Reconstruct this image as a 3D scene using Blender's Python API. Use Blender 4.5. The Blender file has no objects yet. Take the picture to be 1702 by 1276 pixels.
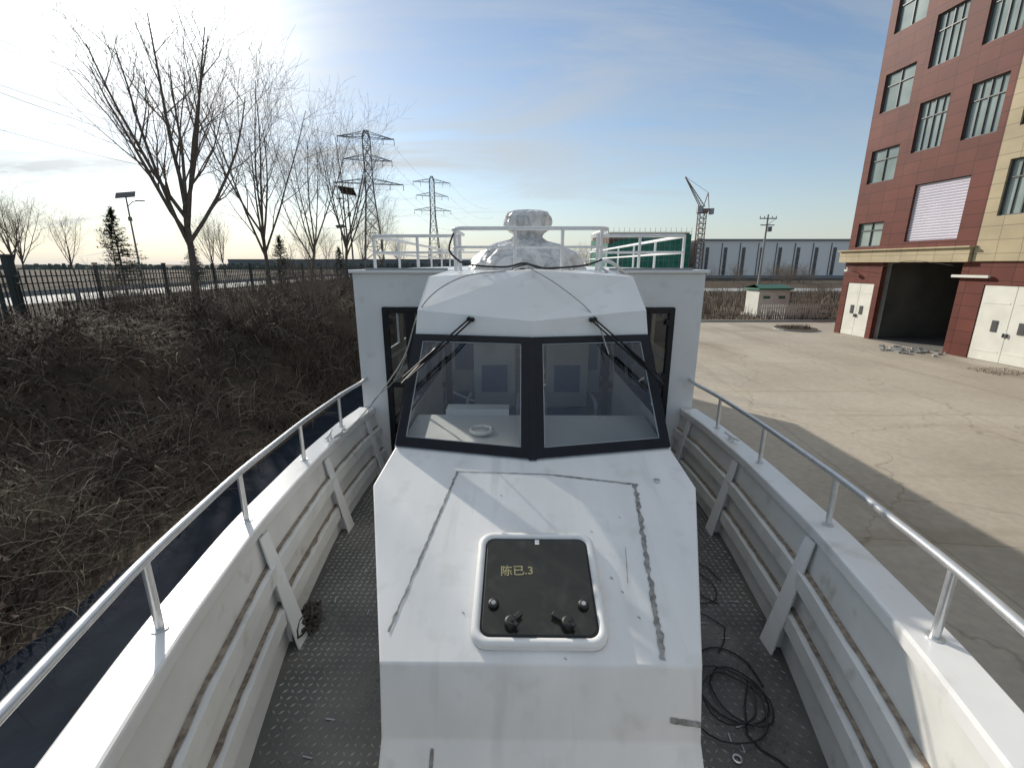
import bpy, math, random
import numpy as np
from mathutils import Vector, Matrix, noise
random.seed(7); rng=np.random.default_rng(7)
scene=bpy.context.scene
scene.view_settings.view_transform='Standard'; scene.view_settings.look='None'; scene.view_settings.exposure=0
COL=scene.collection

# ---------------------------------------------------------------- materials
def newmat(name):
    m=bpy.data.materials.new(name); m.use_nodes=True
    nt=m.node_tree; b=nt.nodes["Principled BSDF"]; return m,nt,b
def surf(name,c1,c2=None,scale=4.0,rough=0.6,metal=0.0,bump=0.0,bscale=None,detail=6,lo=0.35,hi=0.65,c3=None,s3=0.7,spec=None,stretch=None,p3=(.5,.72),c4=None,st4=(9,1.2,1),p4=(.60,.72)):
    m,nt,b=newmat(name); N=nt.nodes; L=nt.links
    if c2 is None: c2=tuple(x*0.8 for x in c1)
    tc=N.new("ShaderNodeTexCoord"); mp=N.new("ShaderNodeMapping"); L.new(tc.outputs["Object"],mp.inputs[0])
    if stretch: mp.inputs["Scale"].default_value=stretch
    n=N.new("ShaderNodeTexNoise"); n.inputs["Scale"].default_value=scale; n.inputs["Detail"].default_value=detail
    L.new(mp.outputs[0],n.inputs["Vector"])
    r=N.new("ShaderNodeValToRGB"); L.new(n.outputs["Fac"],r.inputs[0])
    r.color_ramp.elements[0].position=lo; r.color_ramp.elements[1].position=hi
    r.color_ramp.elements[0].color=(*c2,1); r.color_ramp.elements[1].color=(*c1,1)
    out=r.outputs[0]
    for cX,sX,pX,stX in((c3,s3,p3,None),(c4,1.0,p4,st4)):
        if not cX: continue
        n2=N.new("ShaderNodeTexNoise"); n2.inputs["Scale"].default_value=sX; n2.inputs["Detail"].default_value=8
        if stX:
            m2=N.new("ShaderNodeMapping"); m2.inputs["Scale"].default_value=stX; L.new(tc.outputs["Object"],m2.inputs[0]); L.new(m2.outputs[0],n2.inputs["Vector"])
        else: L.new(tc.outputs["Object"],n2.inputs["Vector"])
        r2=N.new("ShaderNodeValToRGB"); L.new(n2.outputs["Fac"],r2.inputs[0])
        r2.color_ramp.elements[0].position=pX[0]; r2.color_ramp.elements[1].position=pX[1]
        mx=N.new("ShaderNodeMix"); mx.data_type='RGBA'; L.new(r2.outputs[0],mx.inputs[0]); L.new(out,mx.inputs[6]); mx.inputs[7].default_value=(*cX,1)
        out=mx.outputs[2]
    L.new(out,b.inputs["Base Color"])
    b.inputs["Roughness"].default_value=rough; b.inputs["Metallic"].default_value=metal
    if spec is not None: b.inputs["Specular IOR Level"].default_value=spec
    if bump>0:
        nb=N.new("ShaderNodeTexNoise"); nb.inputs["Scale"].default_value=bscale or scale*4; nb.inputs["Detail"].default_value=5
        L.new(mp.outputs[0],nb.inputs["Vector"])
        bp=N.new("ShaderNodeBump"); bp.inputs["Strength"].default_value=bump; bp.inputs["Distance"].default_value=0.02
        L.new(nb.outputs["Fac"],bp.inputs["Height"]); L.new(bp.outputs[0],b.inputs["Normal"])
    return m
def island(name,cols,rough=0.8):
    m,nt,b=newmat(name); N=nt.nodes; L=nt.links
    g=N.new("ShaderNodeNewGeometry"); r=N.new("ShaderNodeValToRGB"); L.new(g.outputs["Random Per Island"],r.inputs[0])
    e=r.color_ramp.elements; e[0].color=(*cols[0],1); e[1].color=(*cols[-1],1); e[1].position=1
    for i,c in enumerate(cols[1:-1]): 
        x=e.new((i+1)/(len(cols)-1)); x.color=(*c,1)
    L.new(r.outputs[0],b.inputs["Base Color"]); b.inputs["Roughness"].default_value=rough
    b.inputs["Specular IOR Level"].default_value=.25
    return m
def glassmat(name,tint=(0.75,0.8,0.8),refl=0.12):
    m=bpy.data.materials.new(name); m.use_nodes=True; nt=m.node_tree; N=nt.nodes; L=nt.links; N.clear()
    o=N.new("ShaderNodeOutputMaterial"); t=N.new("ShaderNodeBsdfTransparent"); t.inputs[0].default_value=(*tint,1)
    g=N.new("ShaderNodeBsdfGlossy"); g.inputs["Roughness"].default_value=.02; g.inputs[0].default_value=(.95,.97,1,1)
    lw=N.new("ShaderNodeFresnel"); lw.inputs[0].default_value=1.5
    a=N.new("ShaderNodeMath"); a.operation='ADD'; a.inputs[1].default_value=refl; L.new(lw.outputs[0],a.inputs[0])
    mx=N.new("ShaderNodeMixShader"); L.new(a.outputs[0],mx.inputs[0]); L.new(t.outputs[0],mx.inputs[1]); L.new(g.outputs[0],mx.inputs[2]); L.new(mx.outputs[0],o.inputs[0])
    return m

M={}
M['white']=surf("white_boat_paint",(.79,.78,.755),(.74,.73,.705),scale=2.5,rough=.30,bump=.05,bscale=5,c3=(.60,.58,.53),s3=6.0,p3=(.60,.80))
M['trunk']=surf("white_primer_paint",(.79,.78,.755),(.71,.705,.685),scale=2.0,rough=.40,bump=.06,bscale=5,c3=(.62,.61,.58),s3=7.0,stretch=(2.2,.5,1),p3=(.56,.80),c4=(.66,.655,.63),st4=(10,1.3,1.3))
M['inner']=surf("bulwark_inner_paint",(.74,.73,.69),(.65,.64,.60),scale=3,rough=.42,bump=.08,c3=(.46,.42,.35),s3=7,p3=(.60,.80))
M['weld']=surf("dirty_weld_edge",(.36,.30,.23),(.17,.13,.10),scale=30,rough=.8,bump=.4)
M['putty']=surf("grey_putty",(.36,.355,.335),(.18,.175,.16),scale=28,rough=.85,bump=.3)
M['steel']=surf("stainless_tube",(.74,.74,.73),(.64,.64,.63),scale=20,rough=.32,metal=.7)
M['railw']=surf("white_tube",(.78,.78,.77),(.70,.70,.69),scale=20,rough=.4)
M['black']=surf("black_frame",(.010,.011,.014),(.007,.007,.009),scale=10,rough=.42,spec=.3)
M['rubber']=surf("black_rubber",(.012,.012,.012),rough=.5)
M['hatchglass']=surf("smoked_acrylic",(.014,.016,.011),(.024,.024,.019),scale=5,rough=.14,spec=.4,c3=(.045,.043,.035),s3=12,p3=(.55,.8))
M['glass']=glassmat("windshield_glass",(.90,.92,.91),.04)
M['cglass']=glassmat("cabin_glass",(.84,.87,.86),.03)
M['deck']=surf("deck_paint",(.115,.115,.105),(.07,.07,.064),scale=3,rough=.5,bump=.1,bscale=40,c3=(.16,.15,.13),s3=2.2)
M['tread']=surf("tread_bar",(.40,.40,.37),(.22,.22,.205),scale=3,rough=.32,c3=(.12,.12,.11),s3=1.3,metal=.2)
M['navy']=surf("hull_navy",(.02,.03,.05),rough=.5)
M['intw']=surf("interior_panel",(.74,.735,.72),(.68,.675,.66),scale=2,rough=.6)
M['seat']=surf("seat_blue",(.035,.07,.17),(.03,.06,.14),scale=8,rough=.8)
M['seatg']=surf("seat_frame_grey",(.36,.37,.38),rough=.6)
M['rope']=surf("old_rope",(.07,.06,.05),(.04,.035,.03),scale=60,rough=.95)
M['cable']=surf("black_cable",(.02,.02,.02),rough=.6)
M['greyrope']=surf("grey_line",(.42,.42,.40),(.3,.3,.28),scale=60,rough=.9)
M['bark']=surf("bark",(.17,.14,.115),(.10,.083,.068),scale=6,rough=.95,bump=.3)
M['twig']=surf("twig_bark",(.22,.175,.13),(.15,.12,.09),scale=3,rough=.95)
M['needle']=island("conifer_needles",[(.015,.03,.018),(.035,.055,.03),(.02,.04,.025)])
M['brush']=island("dry_brush",[(.045,.034,.026),(.105,.08,.056),(.08,.045,.033),(.22,.185,.135),(.055,.04,.03),(.13,.10,.07)])
M['leaf']=island("dead_leaves",[(.04,.028,.02),(.09,.05,.035),(.06,.042,.03),(.12,.085,.055)])
M['stem']=island("pale_stems",[(.16,.13,.09),(.26,.22,.16),(.20,.17,.125)])
M['green']=surf("fence_green_black",(.025,.035,.032),rough=.6)
M['grey']=surf("painted_grey",(.38,.40,.41),rough=.6)
M['galv']=surf("galvanised_steel",(.17,.18,.19),rough=.6)
M['concw']=surf("guard_rail_paint",(.36,.37,.37),(.30,.31,.31),scale=.3,rough=.8)

def concrete():
    m,nt,b=newmat("yard_concrete"); N=nt.nodes; L=nt.links
    tc=N.new("ShaderNodeTexCoord")
    def noi(s,d,st=None,rot=0):
        n=N.new("ShaderNodeTexNoise"); n.inputs["Scale"].default_value=s; n.inputs["Detail"].default_value=d
        if st:
            mp=N.new("ShaderNodeMapping"); mp.inputs["Scale"].default_value=st; mp.inputs["Rotation"].default_value=(0,0,rot); L.new(tc.outputs["Object"],mp.inputs[0]); L.new(mp.outputs[0],n.inputs["Vector"])
        else: L.new(tc.outputs["Object"],n.inputs["Vector"])
        return n
    def ramp(s,p0,p1,c0,c1):
        r=N.new("ShaderNodeValToRGB"); L.new(s,r.inputs[0]); e=r.color_ramp.elements
        e[0].position=p0;e[1].position=p1;e[0].color=(*c0,1);e[1].color=(*c1,1); return r.outputs[0]
    def mix(f,a,bb,mode='MIX'):
        mx=N.new("ShaderNodeMix"); mx.data_type='RGBA'; mx.blend_type=mode
        mx.inputs[0].default_value=f
        L.new(a,mx.inputs[6]); L.new(bb,mx.inputs[7]); return mx.outputs[2]
    base=ramp(noi(.22,8).outputs["Fac"],.3,.7,(.34,.295,.235),(.46,.41,.335))
    fine=ramp(noi(9,8).outputs["Fac"],.3,.7,(.88,.88,.88),(1.04,1.04,1.04))
    c=mix(1.0,base,fine,'MULTIPLY')
    st=ramp(noi(.5,6,(1,.25,1)).outputs["Fac"],.54,.75,(1,1,1),(.74,.72,.68)); c=mix(1.0,c,st,'MULTIPLY')
    st=ramp(noi(.8,3,(.10,2.2,1),.5).outputs["Fac"],.60,.66,(1,1,1),(.86,.84,.80)); c=mix(.7,c,st,'MULTIPLY')
    st=ramp(noi(.8,3,(2.0,.10,1),-.3).outputs["Fac"],.61,.67,(1,1,1),(.86,.84,.80)); c=mix(.7,c,st,'MULTIPLY')
    nz=noi(.8,4); ad=N.new("ShaderNodeVectorMath"); ad.operation='ADD'; L.new(tc.outputs["Object"],ad.inputs[0])
    sc=N.new("ShaderNodeVectorMath"); sc.operation='SCALE'; sc.inputs[3].default_value=1.6; L.new(nz.outputs["Color"],sc.inputs[0]); L.new(sc.outputs[0],ad.inputs[1])
    v=N.new("ShaderNodeTexVoronoi"); v.feature='DISTANCE_TO_EDGE'; v.inputs["Scale"].default_value=.15; L.new(ad.outputs[0],v.inputs["Vector"])
    cr=ramp(v.outputs["Distance"],.0,.004,(.66,.63,.60),(1,1,1)); c=mix(.8,c,cr,'MULTIPLY')
    bt=N.new("ShaderNodeTexBrick"); bt.offset=0; bt.inputs["Scale"].default_value=1; bt.inputs["Brick Width"].default_value=5; bt.inputs["Row Height"].default_value=6; bt.inputs["Mortar Size"].default_value=.012
    bt.inputs["Color1"].default_value=(1,1,1,1); bt.inputs["Color2"].default_value=(.93,.93,.93,1); bt.inputs["Mortar"].default_value=(.68,.65,.60,1)
    mp=N.new("ShaderNodeMapping"); mp.inputs["Rotation"].default_value=(0,0,.12); L.new(tc.outputs["Object"],mp.inputs[0]); L.new(mp.outputs[0],bt.inputs["Vector"])
    c=mix(.8,c,bt.outputs["Color"],'MULTIPLY')
    L.new(c,b.inputs["Base Color"]); b.inputs["Roughness"].default_value=.85; b.inputs["Specular IOR Level"].default_value=.3
    bp=N.new("ShaderNodeBump"); bp.inputs["Strength"].default_value=.2; bp.inputs["Distance"].default_value=.01; L.new(noi(30,4).outputs["Fac"],bp.inputs["Height"]); L.new(bp.outputs[0],b.inputs["Normal"])
    return m
M['yard']=concrete()
M['soil']=surf("ground_soil",(.10,.078,.055),(.045,.036,.028),scale=1.2,rough=1,bump=.6,bscale=6,c3=(.14,.12,.085),s3=.2,spec=.1)
M['path']=surf("asphalt_in_shade",(.016,.022,.032),(.011,.015,.022),scale=3,rough=.95,bump=.2,spec=.08)  # asphalt with the bank's shade put into its dark navy colour
M['road']=surf("road_concrete",(.36,.36,.34),(.30,.30,.29),scale=.5,rough=.8)

def tiles(name,c1,c2,mortar,w,h):
    m,nt,b=newmat(name); N=nt.nodes; L=nt.links
    tc=N.new("ShaderNodeTexCoord"); sx=N.new("ShaderNodeSeparateXYZ"); L.new(tc.outputs["Object"],sx.inputs[0])
    add=N.new("ShaderNodeMath"); add.operation='ADD'; L.new(sx.outputs[0],add.inputs[0]); L.new(sx.outputs[1],add.inputs[1])
    cb=N.new("ShaderNodeCombineXYZ"); L.new(add.outputs[0],cb.inputs[0]); L.new(sx.outputs[2],cb.inputs[1])
    bt=N.new("ShaderNodeTexBrick"); bt.offset=0; bt.inputs["Scale"].default_value=1; bt.inputs["Brick Width"].default_value=w; bt.inputs["Row Height"].default_value=h; bt.inputs["Mortar Size"].default_value=.012
    bt.inputs["Color1"].default_value=(*c1,1); bt.inputs["Color2"].default_value=(*c2,1); bt.inputs["Mortar"].default_value=(*mortar,1)
    L.new(cb.outputs[0],bt.inputs["Vector"])
    n=N.new("ShaderNodeTexNoise"); n.inputs["Scale"].default_value=.9; n.inputs["Detail"].default_value=8; L.new(tc.outputs["Object"],n.inputs["Vector"])
    r=N.new("ShaderNodeValToRGB"); L.new(n.outputs["Fac"],r.inputs[0]); r.color_ramp.elements[0].color=(.75,.75,.75,1); r.color_ramp.elements[0].position=.3; r.color_ramp.elements[1].position=.7
    mx=N.new("ShaderNodeMix"); mx.data_type='RGBA'; mx.blend_type='MULTIPLY'; mx.inputs[0].default_value=1; L.new(bt.outputs["Color"],mx.inputs[6]); L.new(r.outputs[0],mx.inputs[7])
    L.new(mx.outputs[2],b.inputs["Base Color"]); b.inputs["Roughness"].default_value=.6; b.inputs["Specular IOR Level"].default_value=.2
    return m
M['red']=tiles("red_brown_tile",(.155,.046,.032),(.125,.037,.027),(.05,.018,.012),.8,.5)
M['cream']=tiles("cream_tile",(.46,.39,.25),(.42,.35,.225),(.23,.19,.13),.8,.5)
M['bglass']=surf("building_window_glass",(.30,.36,.34),(.16,.21,.20),scale=.55,rough=.06,spec=.8)  # pale grey-green base colour has the sky reflection put into it
M['bframe']=surf("window_frame",(.07,.075,.075),rough=.5)
M['shutter']=surf("roller_shutter",(.56,.54,.60),(.52,.50,.56),scale=1,rough=.5)
M['doorw']=surf("white_door",(.66,.65,.58),(.58,.57,.50),scale=1.5,rough=.55)
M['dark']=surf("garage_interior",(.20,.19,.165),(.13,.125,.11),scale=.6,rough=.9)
M['doord']=surf("door_dark_panel",(.06,.06,.06),rough=.5)

# ---------------------------------------------------------------- builder
class B:
    def __init__(s): s.v=[]; s.f=[]; s.m=[]
    def poly(s,pts,m=0):
        i=len(s.v); s.v+= [tuple(p) for p in pts]; s.f.append(tuple(range(i,i+len(pts)))); s.m.append(m)
    def box(s,c,d,m=0,R=None):
        i=len(s.v); c=Vector(c)
        for x in(-.5,.5):
            for y in(-.5,.5):
                for z in(-.5,.5):
                    p=Vector((x*d[0],y*d[1],z*d[2]))
                    if R: p=R@p
                    s.v.append(tuple(c+p))
        for f in((0,1,3,2),(4,6,7,5),(0,4,5,1),(2,3,7,6),(0,2,6,4),(1,5,7,3)): s.f.append(tuple(i+k for k in f)); s.m.append(m)
    def bar(s,a,b,w,h,m=0,up=(0,0,1)):
        a=Vector(a);b=Vector(b);y=(b-a); l=y.length
        if l<1e-6: return
        y.normalize(); u=Vector(up); x=y.cross(u)
        if x.length<1e-4: x=y.cross(Vector((1,0,0)))
        x.normalize(); z=x.cross(y)
        s.box((a+b)/2,(w,l,h),m,Matrix((x,y,z)).transposed())
    def tube(s,pts,r,m=0,n=8,cap=True):
        pts=[Vector(p) for p in pts]; rr=r if isinstance(r,(list,tuple)) else [r]*len(pts)
        base=len(s.v); pr=None
        for k,p in enumerate(pts):
            t=(pts[min(k+1,len(pts)-1)]-pts[max(k-1,0)])
            if t.length<1e-9: t=Vector((0,0,1))
            t.normalize()
            if pr is None:
                x=t.cross(Vector((.3,.1,1)) if abs(t.z)<.9 else Vector((1,.2,0))); x.normalize()
            else:
                x=pr-t*pr.dot(t); 
                if x.length<1e-6: x=t.orthogonal()
                x.normalize()
            pr=x; y=t.cross(x)
            for j in range(n):
                a=2*math.pi*j/n; s.v.append(tuple(p+(x*math.cos(a)+y*math.sin(a))*rr[k]))
        for k in range(len(pts)-1):
            for j in range(n):
                a=base+k*n+j; b=base+k*n+(j+1)%n; s.f.append((a,b,b+n,a+n)); s.m.append(m)
        if cap:
            s.f.append(tuple(base+j for j in reversed(range(n)))); s.m.append(m)
            e=base+(len(pts)-1)*n; s.f.append(tuple(e+j for j in range(n))); s.m.append(m)
    def make(s,name,mats,parent=None,smooth=False,bevel=0,loc=None,rot=None,segs=2):
        me=bpy.data.meshes.new(name); me.from_pydata(s.v,[],s.f); 
        for m in mats: me.materials.append(M[m] if isinstance(m,str) else m)
        me.polygons.foreach_set("material_index",s.m)
        if smooth: me.polygons.foreach_set("use_smooth",[True]*len(s.f))
        me.update(); o=bpy.data.objects.new(name,me); COL.objects.link(o)
        if parent: o.parent=parent
        if loc: o.location=loc
        if rot: o.rotation_euler=rot
        if bevel: 
            md=o.modifiers.new("bevel",'BEVEL'); md.width=bevel; md.segments=segs; md.limit_method='ANGLE'
        return o
def empty(name,loc=(0,0,0),rot=(0,0,0)):
    o=bpy.data.objects.new(name,None); COL.objects.link(o); o.location=loc; o.rotation_euler=rot; return o
def smoothpath(pts,n=6):
    P=[Vector(p) for p in pts]; P=[P[0]]+P+[P[-1]]; out=[]
    for i in range(1,len(P)-2):
        for k in range(n):
            t=k/n; a,b,c,d=P[i-1],P[i],P[i+1],P[i+2]
            out.append(.5*((2*b)+(c-a)*t+(2*a-5*b+4*c-d)*t*t+(3*b-a-3*c+d)*t**3))
    out.append(P[-2]); return out

# ================================================================= BOAT
boat=empty("passenger_boat",(.095,0,0),(0,0,-.0147))
DZ=-2.23
dense=np.linspace(-1.75,17,400)
def sm(xs,ys,k=15):
    y=np.interp(dense,xs,ys); ker=np.hanning(k+2)[1:-1]; ker/=ker.sum()
    return np.convolve(np.pad(y,(k//2,k//2),mode='edge'),ker,mode='valid')
bo=sm([-1.75,-1.5,-.9,0,.8,1.4,2.3,3.4,4.3,4.9,9,17],[.03,.32,.76,1.10,1.36,1.54,1.75,1.885,1.905,1.86,1.88,1.82])
zg=sm([-1.75,0,.8,1.4,2.3,3.4,4.8,17],[-.98,-1.20,-1.29,-1.34,-1.43,-1.50,-1.535,-1.5])
hb=lambda y: float(np.interp(y,dense,bo)); gz=lambda y: float(np.interp(y,dense,zg))
ys=[-1.72+.08*i for i in range(int((4.8+1.72)/.08)+1)]+[4.8]
GW=.18; DI=.25
for sgn,nm in((-1,"port_bulwark"),(1,"starboard_bulwark")):
    b=B(); prof=[]
    for y in ys:
        h=hb(y); z=gz(y); w=min(GW,h*.8); di=max(h-DI,h*.5)
        prof.append([(h-.012,y,z-.09),(h,y,z-.075),(h+.004,y,z-.012),(h-.010,y,z),(h-w+.012,y,z+.002),(h-w+.003,y,z-.002),(h-w,y,z-.010),(h-w-.001,y,z-.060),(h-w+.012,y,z-.067),(h-w+.02,y,z-.069),(di,y,DZ)])
    nP=len(prof[0])
    b.v=[(sgn*p[0],p[1],p[2]) for q in prof for p in q]
    for i in range(len(prof)-1):
        for j in range(nP-1):
            a=i*nP+j; f=(a,a+1,a+1+nP,a+nP); b.f.append(f if sgn<0 else f[::-1]); b.m.append(1 if j>=8 else 0)
    b.make(nm,['white','inner'],boat)
b=B(); prof=[]
hy=[-1.72+.25*i for i in range(75)]; hy=[y for y in hy if y<=17]
for y in hy:
    h=hb(y); z=gz(y); k=max(0,min(1,(y+1.7)/3)); zk=-3.2-(.12*k)
    prof.append([(h-.012,y,z-.09),(h*.98,y,z-.25),(h*.93,y,-2.3),(h*.85*(.4+.6*k),y,-2.95),(.0,y,zk)])
for q in prof: b.v+= [(-p[0],p[1],p[2]) for p in q]+[(p[0],p[1],p[2]) for p in reversed(q)]
n=10
for i in range(len(prof)-1):
    for j in range(n-1):
        a=i*n+j; b.f.append((a,a+n,a+1+n,a+1)); b.m.append(0 if j in(0,8) else 1)
b.f.append(tuple(range((len(prof)-1)*n,len(prof)*n))); b.m.append(0)
b.make("hull",['white','navy'],boat)
b=B()
for y in (1,5,9,13,16): b.box((0,y,-3.44),(2.0,.3,.3),0)
b.make("keel_block",['soil'],boat)
b=B()
dv=[( hb(y)-DI if hb(y)>.4 else .05,y) for y in ys]
for i in range(len(dv)-1):
    b.poly([(-dv[i][0]-.02,dv[i][1],DZ),(dv[i][0]+.02,dv[i][1],DZ),(dv[i+1][0]+.02,dv[i+1][1],DZ),(-dv[i+1][0]-.02,dv[i+1][1],DZ)])
b.make("deck",['deck'],boat)
b=B(); st=.040
iy=0; y=.7
while y<4.75:
    ix=0; x=-1.75
    while x<1.75:
        if abs(x)<hb(y)-DI-.03 and abs(x)>.6:
            a=(1 if (ix+iy)%2 else -1)*math.radians(45); L=.0175; W=.0060
            ca,sa=math.cos(a),math.sin(a); i=len(b.v)
            for (p,q,z) in((-L,0,0.0005),(0,-W,.0005),(L,0,.0005),(0,W,.0005),(-L*.5,0,.0045),(L*.5,0,.0045)):
                b.v.append((x+p*ca-q*sa,y+p*sa+q*ca,DZ+z))
            for f in((0,1,4),(1,5,4),(1,2,5),(2,3,5),(3,4,5),(3,0,4)): b.f.append(tuple(i+k for k in f)); b.m.append(0)
        x+=st; ix+=1
    y+=st; iy+=1
b.make("checker_plate_tread",['tread'],boat)
b=B()
for k in range(26):
    sd=random.choice((-1,1)); y=random.uniform(1.3,4.2); x=sd*random.uniform(.90,hb(y)-.38); a=random.uniform(-.3,.3)+ (0 if random.random()<.5 else 1.57)
    b.box((x,y,DZ+.006),(.05,.007,.003),0,Matrix.Rotation(a,3,'Z'))
for (x,y) in((.93,1.62),):
    b.tube([(x+.018*math.cos(t),y+.018*math.sin(t),DZ+.008) for t in np.linspace(0,6.28,13)],.005,1,5)
b.make("deck_weld_marks",['grey','steel'],boat)
for sgn,side in((-1,"port"),(1,"starboard")):
    b=B()
    for zt in(-1.70,-1.96):
        for i in range(len(ys)-1):
            y0,y1=ys[i],ys[i+1]
            if y0<-.8: continue
            q=[]
            for y in(y0,y1):
                h=hb(y); zt2=zt+(gz(y)+1.45)*.6
                f=(gz(y)-.06-zt2)/(gz(y)-.06-DZ); wx=(h-.16)*(1-f)+(h-DI)*f
                q.append((wx,y,zt2))
            (x,y,z),(x2,y2,z2)=q[0],q[1]
            d=.05; th=.10
            A=[(sgn*x,y,z),(sgn*(x-d),y,z-.012),(sgn*(x-d-.01),y,z-th),(sgn*(x-.02),y,z-th-.01)]
            C=[(sgn*x2,y2,z2),(sgn*(x2-d),y2,z2-.012),(sgn*(x2-d-.01),y2,z2-th),(sgn*(x2-.02),y2,z2-th-.01)]
            for j in range(3): b.poly([A[j],A[j+1],C[j+1],C[j]][::(1 if sgn<0 else -1)],0)
            def wd(yy): return .022+.024*abs(noise.noise(Vector((0,yy*6,zt*3+sgn))))
            b.poly([(sgn*(x-.001),y,z+.004),(sgn*(x-wd(y)),y,z+.002),(sgn*(x2-wd(y2)),y2,z2+.002),(sgn*(x2-.001),y2,z2+.004)],1)
            r=.006+.008*abs(noise.noise(Vector((0,y*9,zt))))
            b.poly([(sgn*(x-.022),y,z-th-.012),(sgn*(x-.010),y,z-th-.012-r*2),(sgn*(x2-.010),y2,z2-th-.012-r*2),(sgn*(x2-.022),y2,z2-th-.012)],1)
    b.make(side+"_stringers",['inner','weld'],boat)
    b=B()
    for y in (2.28,3.5,4.55):
        h=hb(y); z=gz(y)
        xt,xb=h-GW-.012,h-.340; zt=z-.068
        for s0_,s1_ in((.040,.065),):
            P=[(sgn*xt,y-s0_,zt),(sgn*xt,y+s0_,zt),(sgn*xb,y+s1_,DZ),(sgn*xb,y-s1_,DZ)]
            Q=[(p[0]+sgn*.010,p[1],p[2]) for p in P]
            b.poly(P); b.poly(Q[::-1]); b.poly([P[0],P[3],Q[3],Q[0]]); b.poly([P[1],Q[1],Q[2],P[2]])
        for dy in(-.005,.005):
            b.poly([(sgn*(xt+.01),y+dy,zt),(sgn*(xb+.01),y+dy,DZ),(sgn*(h-DI),y+dy,DZ),(sgn*(h-.16),y+dy,zt)])
    b.make(side+"_brackets",['white'],boat)
    b=B(); RO=.085
    P=[(sgn*(hb(y)-RO),y,gz(y)+.30) for y in np.linspace(-1.1,4.7,50)]
    P.append((sgn*(hb(4.8)-RO-.03),4.80,gz(4.8)+.33))
    b.tube(P,.0185,0,14)
    for y in(-.6,.4,1.42,2.32,3.3,4.15):
        x=sgn*(hb(y)-RO); z=gz(y)
        b.tube([(x,y,z),(x,y,z+.29)],.0155,0,12); b.tube([(x,y,z),(x,y,z+.008)],.03,0,14)
    o=b.make(side+"_gunwale_rail",['steel'],boat,smooth=True)
    md=o.modifiers.new("es",'EDGE_SPLIT'); md.split_angle=math.radians(50)
    b=B(); y=3.78; x=sgn*(hb(y)-.11); z=gz(y)
    b.tube([(x,y-.03,z),(x,y-.03,z+.04)],.012,0); b.tube([(x,y+.03,z),(x,y+.03,z+.04)],.012,0)
    b.tube([(x+.015,y-.10,z+.048),(x,y,z+.042),(x-.015,y+.10,z+.05)],.011,0); b.box((x,y,z+.003),(.05,.12,.006),0)
    b.make(side+"_cleat",['white'],boat)
# ---- trunk
def tz(y): return -1.595+(y-1.594)*.3055
b=B()
Y0,Y1,Y2=1.536,2.53,2.89
L0=(-.672,Y0,tz(Y0)); R0=(.672,Y0,tz(Y0)); L1=(-.985,Y1,tz(Y1)); R1=(.985,Y1,tz(Y1)); L2=(-.93,Y2,tz(Y2)); R2=(.93,Y2,tz(Y2))
C0=(0,Y0,tz(Y0)+.006); C2=(0,2.76,tz(2.76)+.006)
b.poly([L0,C0,C2,L2,L1]); b.poly([C0,R0,R1,R2,C2])
F1l=(-.655,1.43,-1.88);F1r=(.655,1.43,-1.88);F2l=(-.645,1.12,DZ);F2r=(.645,1.12,DZ)
b.poly([F1l,F1r,R0,C0,L0]); b.poly([F2l,F2r,F1r,F1l])
for s in(-1,1):
    q=[(s*.672,Y0,tz(Y0)),(s*.655,1.43,-1.88),(s*.645,1.12,DZ),(s*.67,Y0,DZ)]
    b.poly(q if s>0 else q[::-1])
    q=[(s*.672,Y0,tz(Y0)),(s*.67,Y0,DZ),(s*.975,Y1,DZ),(s*.985,Y1,tz(Y1))]; b.poly(q if s>0 else q[::-1])
    q=[(s*.985,Y1,tz(Y1)),(s*.975,Y1,DZ),(s*.93,Y2,DZ),(s*.93,Y2,tz(Y2))]; b.poly(q if s>0 else q[::-1])
o=b.make("coachroof_trunk",['trunk'],boat)
md=o.modifiers.new("weld",'WELD'); md.merge_threshold=.001
md=o.modifiers.new("bevel",'BEVEL'); md.width=.008; md.segments=2; md.limit_method='ANGLE'; md.angle_limit=math.radians(12)
def strip(b,p,q,w,z0=.003,n=26,wob=.5,m=0,fr=20):
    pr=[]
    for i in range(n+1):
        t=i/n; x=p[0]+(q[0]-p[0])*t; y=p[1]+(q[1]-p[1])*t
        dx,dy=q[0]-p[0],q[1]-p[1]; l=math.hypot(dx,dy); nx,ny=-dy/l,dx/l
        w1=w*max(.15,(1+wob*noise.noise(Vector((x*fr,y*fr,1.3)))*2.2)); w2=w*max(.15,(1+wob*noise.noise(Vector((x*fr,y*fr,9.7)))*2.2))
        pr.append(((x+nx*w1,y+ny*w1),(x-nx*w2,y-ny*w2)))
    for i in range(n):
        a,bb=pr[i]; c,d=pr[i+1]
        b.poly([(u[0],u[1],tz(u[1])+.006*(1-abs(u[0])/.95)+z0) for u in(a,bb,d,c)],m)
b=B()
strip(b,(-.48,2.64),(-.665,1.66),.0065,n=60,fr=33); strip(b,(.62,2.55),(.515,1.56),.012,wob=.6,n=120,fr=41); strip(b,(-.49,2.645),(.10,2.62),.003); strip(b,(.10,2.62),(.64,2.545),.005,n=40,fr=35)
strip(b,(.47,2.10),(.44,1.90),.0015)
for (x,y) in((.36,1.93),(.40,1.86),(-.2,2.45),(.47,2.3),(.1,1.56),(.45,1.74),(.3,2.2),(-.35,1.75)):
    strip(b,(x,y),(x+.012,y-.008),.0025,n=4)
b.make("putty_seams",['putty'],boat)
b=B()
def fz(z): return 1.43+(z+1.88)*(.31/.35) if z<-1.88 else 1.43+(z+1.88)*(.106/.267)
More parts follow.
